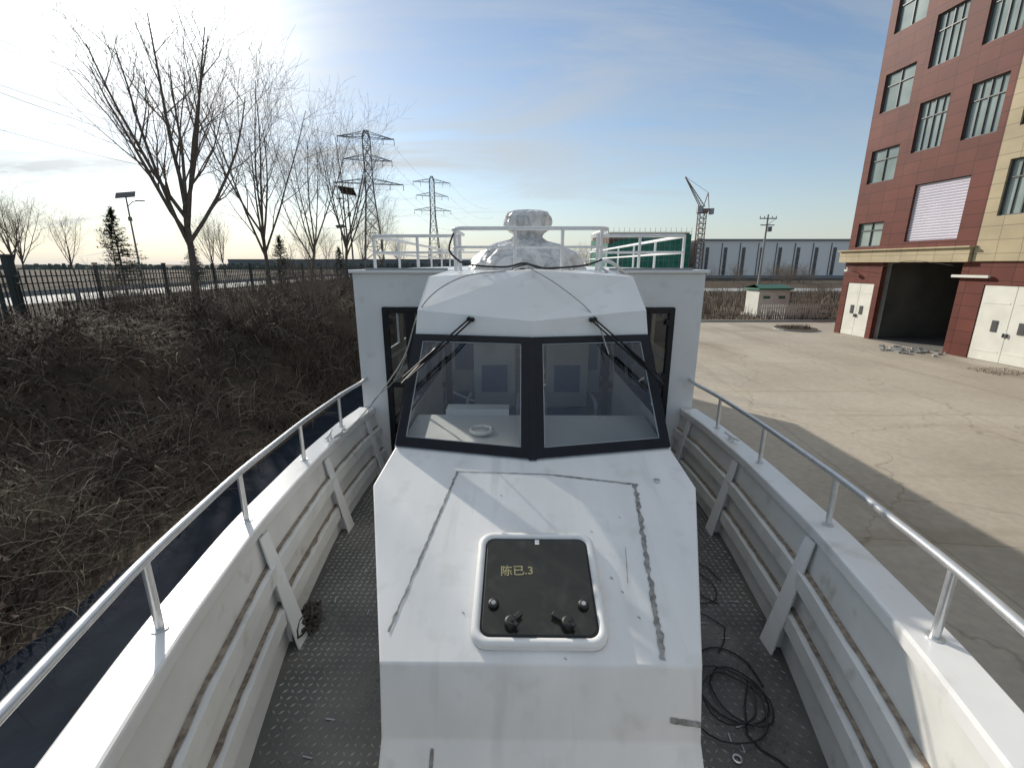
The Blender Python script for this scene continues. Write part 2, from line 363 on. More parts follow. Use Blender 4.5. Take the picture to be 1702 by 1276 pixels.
for (xa,xb,za,zb) in((.53,.655,-1.80,-1.815),(-.44,-.425,-1.9,-2.1)):
    for i in range(10):
        t0,t1=i/10,(i+1)/10; z0=za+(zb-za)*t0;z1=za+(zb-za)*t1
        w=.010+.006*noise.noise(Vector((i*.7,2.3,2))); w1=.010+.006*noise.noise(Vector(((i+1)*.7,2.3,2)))
        if abs(xb-xa)>.05:
            a0=xa+(xb-xa)*t0;a1=xa+(xb-xa)*t1
            b.poly([(a0,fz(z0-w)-.004,z0-w),(a1,fz(z1-w1)-.004,z1-w1),(a1,fz(z1+w1)-.004,z1+w1),(a0,fz(z0+w)-.004,z0+w)])
        else:
            b.poly([(xa-w*.7,fz(z0)-.005,z0),(xa-w1*.7,fz(z1)-.005,z1),(xa+w1*.7,fz(z1)-.005,z1),(xa+w*.7,fz(z0)-.005,z0)])
b.make("putty_marks",['putty'],boat)
b=B(); b.tube([(.76,2.58,tz(2.58)),(.76,2.58,tz(2.58)+.010)],.02,0,14); b.tube([(.76,2.58,tz(2.58)+.010),(.76,2.58,tz(2.58)+.013)],.011,1,14)
b.make("deck_filler_cap",['steel','grey'],boat)
# ---- hatch
slope=math.atan(.3055)
hat=empty("hatch"); hat.parent=boat; hat.location=(0.0,1.875,tz(1.875)+.006); hat.rotation_euler=(slope,0,0)
def rr(w,h,r,z,n=7):
    out=[]
    for cx,cy,a0 in((w/2-r,h/2-r,0),(-w/2+r,h/2-r,90),(-w/2+r,-h/2+r,180),(w/2-r,-h/2+r,270)):
        for i in range(n+1):
            a=math.radians(a0+90*i/n); out.append((cx+r*math.cos(a),cy+r*math.sin(a),z))
    return out
b=B(); rings=[rr(.60,.60,.075,0),rr(.60,.60,.075,.026),rr(.585,.585,.07,.038),rr(.545,.545,.055,.040),rr(.525,.525,.048,.032),rr(.52,.52,.046,.010)]
n=len(rings[0])
for r_ in rings: b.v+=r_
for k in range(len(rings)-1):
    for j in range(n): b.f.append((k*n+j,k*n+(j+1)%n,(k+1)*n+(j+1)%n,(k+1)*n+j)); b.m.append(0)
b.make("hatch_frame",['white'],hat,smooth=True)
b=B(); b.v+=rr(.522,.522,.045,.027)+rr(.50,.50,.04,.033)
for j in range(n): b.f.append((j,(j+1)%n,n+(j+1)%n,n+j)); b.m.append(1)
b.f.append(tuple(range(n,2*n))); b.m.append(0)
b.make("hatch_pane",['hatchglass','rubber'],hat)
b=B()
for sx in(-1,1):
    b.tube([(sx*.205,-.115,.03),(sx*.205,-.115,.050),(sx*.205,-.115,.054)],[.026,.024,.016],0,18); b.tube([(sx*.205,-.115,.054),(sx*.205,-.115,.0545)],[.012,.009],1,12)
    b.tube([(sx*.125,-.205,.03),(sx*.125,-.205,.062),(sx*.125,-.205,.066)],[.030,.027,.018],0,18)
    b.bar((sx*.125,-.205,.052),(sx*.125-sx*.055-.01,-.165,.052),.022,.016,0)
    b.bar((sx*.125,-.205,.060),(sx*.125+.03,-.225,.060),.018,.012,0)
b.make("hatch_handles",['rubber','grey'],hat,bevel=.002)
b=B(); b.box((.005,.235,.0345),(.022,.03,.002),0); b.make("hatch_sticker",['white'],hat)
M['ylw']=surf("faded_yellow_marker",(.38,.34,.17),(.26,.23,.12),scale=40,rough=.8)
tx=bpy.data.curves.new("hatch_marker_text",'FONT'); tx.body="陈已.3"; tx.size=.06; tx.extrude=.0003; tx.offset=.0008; tx.materials.append(M['ylw'])
to=bpy.data.objects.new("hatch_marker_text",tx); COL.objects.link(to); to.parent=hat; to.location=(-.18,.04,.0345); to.rotation_euler=(0,0,.04)
# ---- wheelhouse
wb=[(-.93,2.89,-1.199),(0,2.76,-1.233),(.93,2.89,-1.199)]
wt=[(-.865,3.40,-.515),(0,3.28,-.52),(.865,3.40,-.515)]
fo=[(-.845,3.425,-.33),(0,3.29,-.395),(.845,3.425,-.33)]
rt=[(-.82,3.80,-.095),(0,3.64,-.045),(.82,3.80,-.095)]
b=B()
for i in(0,1):
    b.poly([wt[i],wt[i+1],fo[i+1],fo[i]]); b.poly([fo[i],fo[i+1],rt[i+1],rt[i]])
    b.poly([rt[i],rt[i+1],((.82 if i else 0),4.78,-.06 if i else -.045),((0 if i else -.82),4.78,-.045 if i else -.06)])
o=b.make("wheelhouse_brow",['white'],boat)
md=o.modifiers.new("weld",'WELD'); md=o.modifiers.new("sol",'SOLIDIFY'); md.thickness=.02; md.offset=-1
b=B()
for s in(-1,1):
    def sp(y,z):
        t=(z+1.2)/(1.1); return (s*(.93-.11*max(0,min(1.1,t))),y,z)
    ZA,ZB=-1.08,-.42
    def fy(z): return 2.89+(z+1.2)*.745 if z<-.515 else 3.40+(z+.515)*.2
    def q(*p): b.poly([sp(*a) for a in (p if s>0 else p[::-1])])
    q((2.89,DZ),(4.80,DZ),(4.80,-1.2),(2.89,-1.2))
    q((2.89,-1.2),(4.80,-1.2),(4.80,ZA),(fy(ZA),ZA))
    q((fy(ZA),ZA),(fy(ZA)+.10,ZA),(fy(ZB)+.10,ZB),(fy(-.515),-.515),)
    q((fy(ZB)+.10,ZB),(4.80,ZB),(4.80,-.08),(3.80,-.095),(3.425,-.33),(3.40,-.515))
    q((4.68,ZA),(4.80,ZA),(4.80,ZB),(4.68,ZB))
o=b.make("wheelhouse_sides",['white'],boat)
md=o.modifiers.new("sol",'SOLIDIFY'); md.thickness=.02; md.offset=0
b=B(); g=B()
for s in(-1,1):
    P=[sp(fy(-1.08)+.10,-1.08),sp(4.68,-1.08),sp(4.68,-.42),sp(fy(-.42)+.10,-.42)]
    P=[(s*abs(p[0])+s*.012,p[1],p[2]) for p in P]
    for i in range(4): b.bar(P[i],P[(i+1)%4],.035,.035)
    g.poly(P)
    b.bar(((P[0][0]+P[1][0])/2,4.05,-1.08),(P[2][0],4.05,-.42),.03,.03)
b.make("wheelhouse_side_window_frames",['black'],boat); g.make("wheelhouse_side_glass",['cglass'],boat)
def lerp(a,b,t): return Vector(a)*(1-t)+Vector(b)*t
b=B(); g=B()
for i in(0,1):
    q=[Vector(wb[i]),Vector(wb[i+1]),Vector(wt[i+1]),Vector(wt[i])]
    nrm=(q[1]-q[0]).cross(q[3]-q[0]).normalized()
    if nrm.y>0: nrm=-nrm
    W=[.065,.075,.05,.06] if i==0 else [.065,.06,.05,.075]
    def inset(q,W):
        out=[]
        for k in range(4):
            p=q[k]; e1=(q[(k+1)%4]-p).normalized(); e0=(q[k-1]-p).normalized()
            sn=e1.cross(e0).length; out.append(p+e1*(W[k-1]/sn)+e0*(W[k]/sn))
        return out
    h0,h1=-.01,.022; iq=inset(q,W)
    for k in range(4):
        k2=(k+1)%4
        a,b2,c2,d2=q[k]+nrm*h1,q[k2]+nrm*h1,iq[k2]+nrm*h1,iq[k]+nrm*h1
        b.poly([a,b2,c2,d2]); b.poly([q[k]+nrm*h0,q[k2]+nrm*h0,b2,a]); b.poly([d2,c2,iq[k2]+nrm*h0,iq[k]+nrm*h0]); b.poly([q[k]+nrm*h0,iq[k]+nrm*h0,iq[k2]+nrm*h0,q[k2]+nrm*h0])
    g.poly([p+nrm*.004 for p in iq])
    iq2=inset(q,[w+.008 for w in W])
    for k in range(4):
        k2=(k+1)%4; b.poly([iq[k]+nrm*.010,iq[k2]+nrm*.010,iq2[k2]+nrm*.008,iq2[k]+nrm*.008],1)
b.bar(Vector(wb[1])+Vector((0,-.016,.0)),Vector(wt[1])+Vector((0,-.016,.0)),.05,.02,0,up=(0,-1,1))
b.make("windshield_frame",['black','grey'],boat); g.make("windshield_glass",['glass'],boat)
b=B()
for s in(-1,1):
    piv=Vector((s*.46,3.365,-.42)); end=Vector((s*.90,3.10,-.76))
    for off in(0,.03):
        a=piv+Vector((-s*off*.9,-.03,.035-off*.2)); e=end+Vector((-s*off*1.0,-.035,-off*.4))
        b.tube([a,lerp(a,e,.3)+Vector((0,-.02,0)),e],.0065,0,6)
        b.tube([a+Vector((0,.03,0)),a+Vector((0,-.015,0))],.016,0,10)
    a=lerp(piv,end,.45)+Vector((0,-.035,.02)); e=end+Vector((s*.01,-.025,-.05))
    b.bar(a,e,.012,.022,0)
b.make("windshield_wipers",['black'],boat)
# interior
b=B()
b.poly([(-.90,2.93,-1.19),(0,2.80,-1.22),(0,3.42,-1.16),(-.90,3.42,-1.16)]); b.poly([(0,2.80,-1.22),(.90,2.93,-1.19),(.90,3.42,-1.16),(0,3.42,-1.16)])
b.box((0,3.43,-1.5),(1.8,.03,.68)); b.box((-.42,3.50,-1.135),(.5,.14,.05))
b.make("wheelhouse_dashboard",['intw','seatg'],boat)
b=B()
b.poly([(-.9,3.0,-2.05),(.9,3.0,-2.05),(.9,4.86,-2.05),(-.9,4.86,-2.05)]); b.poly([(-1.78,4.86,-2.05),(1.78,4.86,-2.05),(1.78,15.9,-2.05),(-1.78,15.9,-2.05)])
b.make("cabin_floor",['seatg'],boat)
b=B()
b.tube([(-.36+.075*math.cos(t),3.08+.055*math.sin(t),-1.15+.01*math.sin(t)) for t in np.linspace(0,6.2832,22)],.014,0,8)
b.tube([(-.36,3.08,-1.175),(-.36,3.08,-1.155)],[.06,.04],0,14); b.make("dash_ring",['white'],boat,smooth=True)
b=B()
for row in range(8):
    yb=5.4+row*1.05
    for cx in((-1.25,-.72,.72,1.25)):
        b.box((cx,yb,-1.62),(.44,.45,.10),0); b.box((cx,yb+.24,-1.22),(.42,.09,.72),1); b.box((cx,yb+.185,-1.10),(.34,.03,.36),0); b.box((cx,yb,-1.86),(.06,.3,.38),1)
        for e in(-.22,.22): b.tube([(cx+e,yb-.18,-1.38),(cx+e,yb+.2,-1.38)],.018,1,6)
b.make("cabin_seats",['seat','seatg'],boat,bevel=.02)
b=B()
for cx in(-.34,.40):
    b.box((cx,4.35,-1.5),(.44,.42,.10),0); b.box((cx,4.57,-1.10),(.42,.08,.66),1); b.box((cx,4.522,-1.13),(.26,.02,.28),0); b.box((cx,4.35,-1.8),(.1,.1,.5),1)
    for e in(-.24,.24): b.tube(smoothpath([(cx+e,4.15,-1.5),(cx+e,4.15,-1.28),(cx+e,4.5,-1.28)],4),.018,1)
b.make("helm_seats",['seat','seatg'],boat,bevel=.015)
CE=16.0
b=B()
for s in(-1,1):
    def q(x0,x1,z0,z1,m=0):
        b.box(((x0+x1)/2*s,4.83,(z0+z1)/2),(abs(x1-x0),.04,z1-z0),m)
    q(1.53,1.815,DZ,-.09); q(.80,1.53,-.43,-.09); q(.80,1.53,DZ,DZ+.05)
b.box((0,4.83,-.12),(1.60,.04,.06))
for s in(-1,1):
    x=s*1.80
    b.box((x,(4.85+CE)/2,-1.65),(.03,CE-4.85,1.16)); b.box((x,(4.85+CE)/2,-.2),(.03,CE-4.85,.22))
    y=4.85
    while y<CE-.2:
        b.box((x,y+.12,-.69),(.03,.24,.76)); y+=1.55
b.box((0,CE,-1.16),(3.6,.03,2.14))
b.make("cabin_walls",['white'],boat)
g=B()
for s in(-1,1): g.poly([(s*1.80,4.9,-1.07),(s*1.80,CE,-1.07),(s*1.80,CE,-.31),(s*1.80,4.9,-.31)])
g.make("cabin_side_glass",['cglass'],boat)
b=B(); b.box((0,(4.79+CE)/2,-.070),(3.68,CE-4.79+.06,.035)); b.make("cabin_roof",['white'],boat,bevel=.008)
b=B()
b.box((-1.24,4.775,-.045),(.84,.03,.02)); b.box((1.24,4.775,-.045),(.84,.03,.02)); b.make("roof_drip_edge",['grey'],boat)
b=B(); g=B()
for s in(-1,1):
    x0,x1=.82,1.53; z0,z1=DZ+.05,-.435; Yd=4.80
    def V(x0,x1,z0,z1,dy=0,th=.05): b.box((s*(x0+x1)/2,Yd+dy,(z0+z1)/2),(abs(x1-x0),th,z1-z0))
    V(x0,x0+.06,z0,z1); V(x1-.06,x1,z0,z1); V(x0+.06,x1-.06,z1-.06,z1); V(x0+.06,x1-.06,z0,z0+.07)
    xm=(x0+x1)/2+.07; V(xm-.045,xm+.045,z0+.07,z1-.06,-.004)
    V(x0+.06,x1-.06,-1.30,-1.24,.006,.04)
    V(xm+.06,xm+.085,-1.42,-1.12,-.03,.02)
    for z in(-.62,-1.2,-1.9): V(x1-.09,x1-.02,z,z+.07,-.03,.015)
    g.poly([(s*x0,Yd+.01,z0),(s*x1,Yd+.01,z0),(s*x1,Yd+.01,z1),(s*x0,Yd+.01,z1)])
    V(x0+.06,x1-.06,z0+.07,-1.72,.012,.02)
b.make("cabin_doors",['black'],boat,bevel=.004); g.make("cabin_door_glass",['cglass'],boat)
b=B(); R=.017
def corner_path(h,Yf,xh,r,Yb):
    return [(-xh,Yb,h)]+[(-xh+r-r*math.cos(a),Yf+r-r*math.sin(a),h) for a in np.linspace(0,math.pi/2,7)]+[(xh-r+r*math.sin(a),Yf+r-r*math.cos(a),h) for a in np.linspace(0,math.pi/2,7)]+[(xh,Yb,h)]
b.tube(corner_path(.30,4.12,.68,.12,5.0),R,0,10); b.tube(corner_path(.145,4.12,.68,.12,5.0),.012,0,8)
for x,y in((-.655,4.16),(-.13,4.12),(.28,4.12),(.62,4.14),(-.68,4.7),(.68,4.7)):
    b.tube([(x,y,-.06),(x,y,.30)],R*.9,0,8)
X=1.62; Yf=4.92; Yb=11.5
for h,r in((.285,R),(.12,.012)):
    for s in(-1,1):
        b.tube([(s*.70,Yf,h),(s*(X-.06),Yf,h),(s*(X-.015),Yf+.015,h),(s*X,Yf+.06,h),(s*X,Yb,h)],r,0,8)
    b.tube([(-X,Yb,h),(X,Yb,h)],r,0,8)
for s in(-1,1):
    for x in(.72,1.15): b.tube([(s*x,Yf,-.06),(s*x,Yf,.285)],R*.9,0,8)
    for y in(4.97,6.0,7.1,8.2,9.3,10.4,11.5): b.tube([(s*X,y,-.06),(s*X,y,.285)],R*.9,0,8)
b.tube(smoothpath([(.60,4.15,.03),(.72,4.20,.02),(.86,4.35,-.06),(1.00,4.60,-.15),(1.06,4.72,-.20)],4),R,0,8)
b.tube([(.60,4.15,.0),(.66,4.20,-.04),(.95,4.6,-.20)],.012,0,8)
b.make("roof_railing",['railw'],boat)
b=B()
b.tube(smoothpath([(-.60,4.05,.02),(-.45,3.98,-.01),(-.2,3.95,-.02),(-.05,3.93,.01),(.1,3.96,-.03),(.35,3.98,-.02),(.5,4.03,.0),(.62,4.08,.04)],5),.009,0,6)
b.tube(smoothpath([(-.66,4.12,.26),(-.7,4.10,.12),(-.60,4.05,.02)],4),.009,0,6)
b.tube(smoothpath([(-.15,3.9,-.03),(-.02,3.85,.0),(.15,3.9,-.035),(.3,3.94,-.02)],5),.006,0,6)
b.make("roof_cables",['cable'],boat)
b=B()
b.tube(smoothpath([(-.20,3.72,-.05),(-.55,3.62,-.10),(-.82,3.45,-.30),(-1.05,3.7,-.75),(-1.42,4.1,-1.2),(-1.62,4.2,-1.42),(-1.68,3.95,-1.49),(-1.66,3.78,-1.45)],8),.0055,0,6)
b.tube(smoothpath([(0,3.62,-.035),(.2,3.50,-.15),(.45,3.38,-.36),(.55,3.20,-.62)],8),.0045,0,6)
b.tube(smoothpath([(-1.0,3.6,-.7),(-1.2,3.9,-1.0),(-1.5,4.1,-1.3),(-1.60,4.0,-1.75),(-1.55,3.7,-1.6)],8),.004,0,6)
b.tube(smoothpath([(-1.66,3.78,-1.44),(-1.70,3.70,-1.46),(-1.63,3.82,-1.45),(-1.70,3.9,-1.46),(-1.66,3.76,-1.47)],5),.008,0,6)
b.make("grey_line",['greyrope'],boat)

def wrapped():
    b=B(); prof=[(0.0,.545),(.13,.545),(.21,.53),(.245,.49),(.25,.42),(.235,.37),(.17,.335),(.14,.29),(.20,.24),(.36,.20),(.50,.13),(.58,.04),(.62,-.055)]
    prof=[(prof[i][0]*(1-t)+prof[i+1][0]*t,prof[i][1]*(1-t)+prof[i+1][1]*t) for i in range(len(prof)-1) for t in(0,.2,.4,.6,.8)]+[prof[-1]]
    n=140
    for k,(r,z) in enumerate(prof):
        for j in range(n):
            a=2*math.pi*j/n; f=1+.03*math.sin(a*11+z*9)*(1 if z<.3 else .3)+.07*noise.noise(Vector((math.cos(a)*3,math.sin(a)*3,z*6)))+.09*abs(noise.noise(Vector((math.cos(a)*8,math.sin(a)*8,z*14))))
            b.v.append((r*f*math.cos(a),r*f*math.sin(a)*.8,z+.03*noise.noise(Vector((math.cos(a)*5,math.sin(a)*5,z*8+4)))))
    for k in range(len(prof)-1):
        for j in range(n): b.f.append((k*n+j,(k+1)*n+j,(k+1)*n+(j+1)%n,k*n+(j+1)%n)); b.m.append(0)
    m,nt,p=newmat("plastic_wrap"); p.inputs["Roughness"].default_value=.25
    N=nt.nodes;L=nt.links; nb=N.new("ShaderNodeTexNoise"); nb.inputs["Scale"].default_value=7; nb.inputs["Distortion"].default_value=1.6; nb.inputs["Detail"].default_value=5; bp=N.new("ShaderNodeBump"); bp.inputs["Strength"].default_value=.8; bp.inputs["Distance"].default_value=.03
    tc=N.new("ShaderNodeTexCoord"); L.new(tc.outputs["Object"],nb.inputs["Vector"]); L.new(nb.outputs["Fac"],bp.inputs["Height"]); L.new(bp.outputs[0],p.inputs["Normal"])
    rp=N.new("ShaderNodeValToRGB"); L.new(nb.outputs["Fac"],rp.inputs[0]); rp.color_ramp.elements[0].position=.32; rp.color_ramp.elements[1].position=.6; rp.color_ramp.elements[0].color=(.38,.37,.35,1); rp.color_ramp.elements[1].color=(.72,.71,.69,1); L.new(rp.outputs[0],p.inputs["Base Color"])
    b.make("plastic_wrapped_radar",[m],None,smooth=True,loc=(.17,5.15,0))
wrapped()
b=B()
def loop(cx,cy,r,turns,seed,zz=.0):
    rn=random.Random(seed); P=[]; N_=int(turns*12)
    for k in range(N_):
        a=k*2*math.pi/12+rn.uniform(-.08,.08); q=r*(1+.28*math.sin(a*.43+seed)+.1*math.sin(a*1.7))
        P.append((cx+q*math.cos(a)+.05*math.sin(k*.13),cy+q*1.1*math.sin(a)+.06*math.cos(k*.09),DZ+.012+.0012*k*(.3 if k%3 else .6)+zz))
    return P
b.tube(smoothpath(loop(1.06,1.93,.17,4.2,1)+[(1.05,1.72,DZ+.01),(1.14,1.60,DZ+.01),(1.2,1.5,DZ+.01)],2),.005,0,5)
b.tube(smoothpath(loop(1.16,2.75,.20,1.8,2)+[(1.25,2.4,DZ+.01),(1.12,2.2,DZ+.01)],2),.004,0,5)
b.tube(smoothpath([(1.15,3.6,DZ+.01),(1.05,3.3,DZ+.01),(1.28,3.05,DZ+.01),(1.1,2.85,DZ+.01),(1.3,2.6,DZ+.01)],6),.004,0,5)
b.make("cable_coil",['cable'],None,loc=(.10,0,0))
b=B(); P=[]
for k in range(260):
    P.append((-1.30+.07*noise.noise(Vector((k*.35,1,2)))*1.8,2.42+.13*noise.noise(Vector((k*.33,7,2)))*1.8,DZ+.06+.07*noise.noise(Vector((k*.37,4,8)))*1.6))
P=[(p[0],p[1],max(p[2],DZ+.01)) for p in P]
b.tube(smoothpath(P,2),.008,0,5)
b.make("rope_bundle",['rope'])

# ================================================================= TERRAIN
GZ=-3.6
def rise(x,y):
    k=max(0,min(1,(y-5)/9)); w=6.8*(1-k)+2.2*k
    t=max(0,min(1,(-4.8-x)/w)); return t*t*(3-2*t)
def hgt(x,y):
    r=rise(x,y)
    z=GZ-.012+r*1.85
    m=max(0,min(1,(-4.9-x)/1.2))*max(0,min(1,(x+14)/2))*max(0,min(1,(75-y)/10))
    if m>0:
        n1=noise.noise(Vector((x*.55,y*.5,0))); n2=noise.noise(Vector((x*1.4,y*1.3,5)))
        z+=m*(.55*n1+.34*abs(n2)*1.6+.06)
    return z
xs=list(np.concatenate([[-2500,-900,-300,-120,-60,-40,-30,-24,-20,-17],np.arange(-15,-4.6,.22),[-4.5,-2,0,4,10,20,40,80,200,600,2500]]))
yy=list(np.concatenate([[-60,-30,-15,-8],np.arange(-5,30,.25),np.arange(30,80,1.0),[90,110,150,250,500,1200,3500]]))
b=B(); nx=len(xs)
for y in yy:
    for x in xs: b.v.append((x,y,hgt(x,y)))
for j in range(len(yy)-1):
    for i in range(nx-1): a=j*nx+i; b.f.append((a,a+1,a+1+nx,a+nx)); b.m.append(0)
b.make("ground",['soil'],smooth=True)
b=B(); b.poly([(-1.0,-30,GZ+.0),(60,-30,GZ),(60,29.5,GZ),(-1.0,29.5,GZ)]); b.make("concrete_yard",['yard'])
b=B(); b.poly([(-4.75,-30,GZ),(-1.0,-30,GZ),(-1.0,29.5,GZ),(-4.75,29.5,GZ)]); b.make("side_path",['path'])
b=B(); b.box((29.5,29.6,GZ+.05),(61,.2,.12)); b.make("yard_kerb",['road'])
b=B(); b.poly([(-30,-60,-1.742),(-22,-60,-1.742),(-22,300,-1.742),(-30,300,-1.742)]); b.make("road",['road'])
b=B(); b.poly([(5,64,GZ+.02),(120,64,GZ+.02),(120,72,GZ+.02),(5,72,GZ+.02)]); b.make("road",['road'])

def ribbons(name,N,area,hfun,L=(.5,1.3),w=.006,up=.5,mat='brush',seg=5,droop=1.0):
    V=np.zeros((N,(seg+1)*2,3)); 
    for i in range(N):
        x=random.uniform(area[0],area[1]); 
        t=random.random(); y=area[2]+(area[3]-area[2])*(t**1.6 if area[3]-area[2]>20 else t)
        z=hfun(x,y)-.05
        ln=random.uniform(*L)*(0.6+.8*abs(noise.noise(Vector((x*.5,y*.5,3)))+.3)); a=random.uniform(0,6.283); el=random.uniform(.25,1.45)*up+.35
        d=Vector((math.cos(a)*math.cos(el),math.sin(a)*math.cos(el),math.sin(el))); p=Vector((x,y,z)); curl=random.uniform(-.5,.5)
        ww=w*random.uniform(.6,1.6)*(1+max(0,y-8)*.05)
        for k in range(seg+1):
            s_=Vector((-d.y,d.x,.2)).normalized()*ww*(1-k/(seg+1.0)) if abs(d.x)+abs(d.y)>1e-5 else Vector((ww,0,0))
            V[i,2*k]=p-s_; V[i,2*k+1]=p+s_
            p=p+d*(ln/seg); d.z-=random.uniform(.15,.4)*droop*ln; d.x+=curl*.25*d.y+random.uniform(-.12,.12); d.y-=curl*.25*d.x+random.uniform(-.12,.12); d.normalize()
            if p.z<z-.02: p.z=z
    me=bpy.data.meshes.new(name); nv=N*(seg+1)*2
    me.vertices.add(nv); me.vertices.foreach_set("co",V.reshape(-1))
    base=(np.arange(N)*(seg+1)*2)[:,None]; k=np.arange(seg)[None,:]*2
    q=np.stack([base+k,base+k+1,base+k+3,base+k+2],-1).reshape(-1)
    nf=N*seg; me.loops.add(nf*4); me.polygons.add(nf); me.loops.foreach_set("vertex_index",q.astype(np.int32))
    me.polygons.foreach_set("loop_start",np.arange(nf,dtype=np.int32)*4); me.polygons.foreach_set("loop_total",np.full(nf,4,dtype=np.int32))
    me.materials.append(M[mat]); me.update(calc_edges=True); me.validate()
    o=bpy.data.objects.new(name,me); COL.objects.link(o); return o
ribbons("dry_brush_thicket",36000,(-13.5,-4.9,-1,16),hgt,L=(.35,1.0),w=.0045,up=.55)
ribbons("dry_brush_thicket",12000,(-14,-5.0,12,60),hgt,L=(.6,1.6),w=.007,up=.95,droop=.5)
ribbons("arching_stems",1500,(-13,-5.2,0,18),lambda x,y:hgt(x,y)+.1,L=(.9,1.8),w=.0055,up=.7,mat='stem',seg=8,droop=1.1)
ribbons("dead_leaf_litter",26000,(-13.5,-4.85,-1,24),lambda x,y:hgt(x,y)+random.uniform(0,.34),L=(.05,.12),w=.020,up=.4,mat='leaf',seg=1)
ribbons("dry_brush_field",13000,(4,75,30,64),lambda x,y:GZ,L=(.4,1.3),w=.010,up=.9,droop=.4)
ribbons("dry_brush_verge",4000,(-22,-14.5,2,60),hgt,L=(.2,.5),w=.006,up=.9,droop=.5)
b=B(); ring=[(16.2+1.1*math.cos(a),26.0+1.1*math.sin(a)) for a in np.linspace(0,2*math.pi,24,endpoint=False)]
b.poly([(x,y,GZ+.10) for x,y in ring],0)
for i in range(24):
    (x,y),(x2,y2)=ring[i],ring[(i+1)%24]; b.poly([(x,y,GZ),(x2,y2,GZ),(x2,y2,GZ+.10),(x,y,GZ+.10)],1)
b.make("planting_island",['soil','road'])
ribbons("island_grass",500,(15.5,16.9,25.4,26.7),lambda x,y:GZ+.1,L=(.15,.35),w=.008,up=.9)
ribbons("rubble_weeds",500,(16.2,17.7,14.8,16.0),lambda x,y:GZ+.0,L=(.08,.22),w=.007,up=.4)
b=B()
for k in range(40):
    b.box((random.gauss(17.0,.5),random.gauss(19.3,.5),GZ+.04),(random.uniform(.05,.35),random.uniform(.05,.2),random.uniform(.03,.1)),0,Matrix.Rotation(random.uniform(0,3),3,'Z'))
b.make("rubble_pile",['putty'])

# ---------------------------------------------------------------- trees
def tree_mesh(name,seed,H,lv=4,fork=.24,r0=.13,kids=(6,9,8,5),ang0=(.25,.62),rmin=.0040,limb=(.48,.66),ks=.50):
    rn=random.Random(seed); b=B()
    def branch(p,d,L,r,lev):
        seg=6 if lev<=1 else (4 if lev==2 else 3)
        pts=[p.copy()]; rad=[r]; dd=d.copy(); dirs=[dd.copy()]
        for k in range(seg):
            w=.07 if lev<2 else .2
            dd=(dd+Vector((rn.uniform(-w,w),rn.uniform(-w,w),rn.uniform(-w,w)+(.08 if lev>=1 else 0)))).normalized()
            p=p+dd*(L/seg); pts.append(p.copy()); dirs.append(dd.copy())
            rad.append(max(r*(1-(.35 if lev==0 else .78)*(k+1)/seg),rmin))
        b.tube(pts,rad,0 if lev<=1 else 1,(8 if lev==0 else 6 if lev==1 else 4 if lev==2 else 3),cap=False)
        if lev>=lv: return
        nch=kids[lev]
        for c in range(nch):
            if lev==0: t=.58+.42*(c+1)/nch
            else: t=.15+.85*(c+rn.random())/nch
            x=min(t,.9999)*seg; k=min(int(x),seg-1); q=pts[k].lerp(pts[k+1],x-k); dir0=dirs[min(k+1,seg)]
            az=2.4*c+rn.uniform(-.35,.35)+seed
            if lev==0:
                a_=rn.uniform(*ang0) if c<nch-1 else .06
                nd=Vector((math.cos(az)*math.sin(a_),math.sin(az)*math.sin(a_),math.cos(a_)))
            else:
                sp=Matrix.Rotation(az,3,dir0)@dir0.orthogonal().normalized(); a_=rn.uniform(.45,.85)
                nd=(dir0*math.cos(a_)+sp*math.sin(a_)); nd.z+=.10; nd.normalize()
            rr_=r*ks if lev==0 else rad[k]*.5
            LL={0:H*rn.uniform(*limb),1:L*rn.uniform(.36,.52)*(1.25-.6*t),2:L*rn.uniform(.38,.62),3:L*rn.uniform(.4,.7)}[min(lev,3)]
            branch(q,nd,LL,max(rr_,rmin),lev+1)
    branch(Vector((0,0,-.3)),Vector((rn.uniform(-.03,.03),rn.uniform(-.03,.03),1)).normalized(),H*fork+.3,r0,0)
    return b.make(name,['bark','twig'],smooth=True)
def inst(o,name,loc,rz,s):
    n=bpy.data.objects.new(name,o.data); COL.objects.link(n); n.location=loc; n.rotation_euler=(0,0,rz); n.scale=(s,s,s); return n
T=[tree_mesh("bare_tree",11,11.8,4,.34,.16,(8,8,6,4),(.32,.78),limb=(.46,.66)),tree_mesh("bare_tree",23,11.8,4,.30,.125,(7,7,6,4),(.22,.60)),tree_mesh("bare_tree",35,11.2,4,.28,.11,(6,7,6,4),(.20,.52))]
T[0].location=(-13.2,19.3,-1.78); T[1].location=(-13.5,25.8,-1.78); T[2].location=(-13.4,31.0,-1.78)
inst(T[1],"bare_tree",(-13.1,37,-1.78),2.0,1.08); inst(T[2],"bare_tree",(-12.6,46,-1.78),1.1,.75)
inst(T[1],"bare_tree",(-17.8,13.6,-1.78),3.6,.72)
for (x,y,s,r,k) in((-48,46,.75,1,1),(-41,44,.65,2,2),(-55,52,.8,3,0),(-60,50,.7,5,2),(-38,60,.7,4,1),(-30,70,.7,3,2),(-24,75,.8,1,1),(-19,80,.6,5,0),(-33,85,.8,2,2),(-14,95,.6,2,1),(15.5,110,.75,1,2),(18,112,.7,3,1),(-70,60,.8,0,1),(-52,62,.7,2,2),(-44,72,.8,4,1)):
    inst(T[k],"bare_tree",(x,y,-1.78 if x<-8 else GZ),r,s)
S=tree_mesh("bare_shrub",51,3.0,3,.08,.03,(9,8,6),(.3,.9),.0035,limb=(.6,.9)); S.location=(-6.5,15,-2.0)
for k in range(36):
    y=random.uniform(9,45); x=random.uniform(-13,-5.6); inst(S,"bare_shrub",(x,y,hgt(x,y)-.1),random.uniform(0,6),random.uniform(.30,.55))
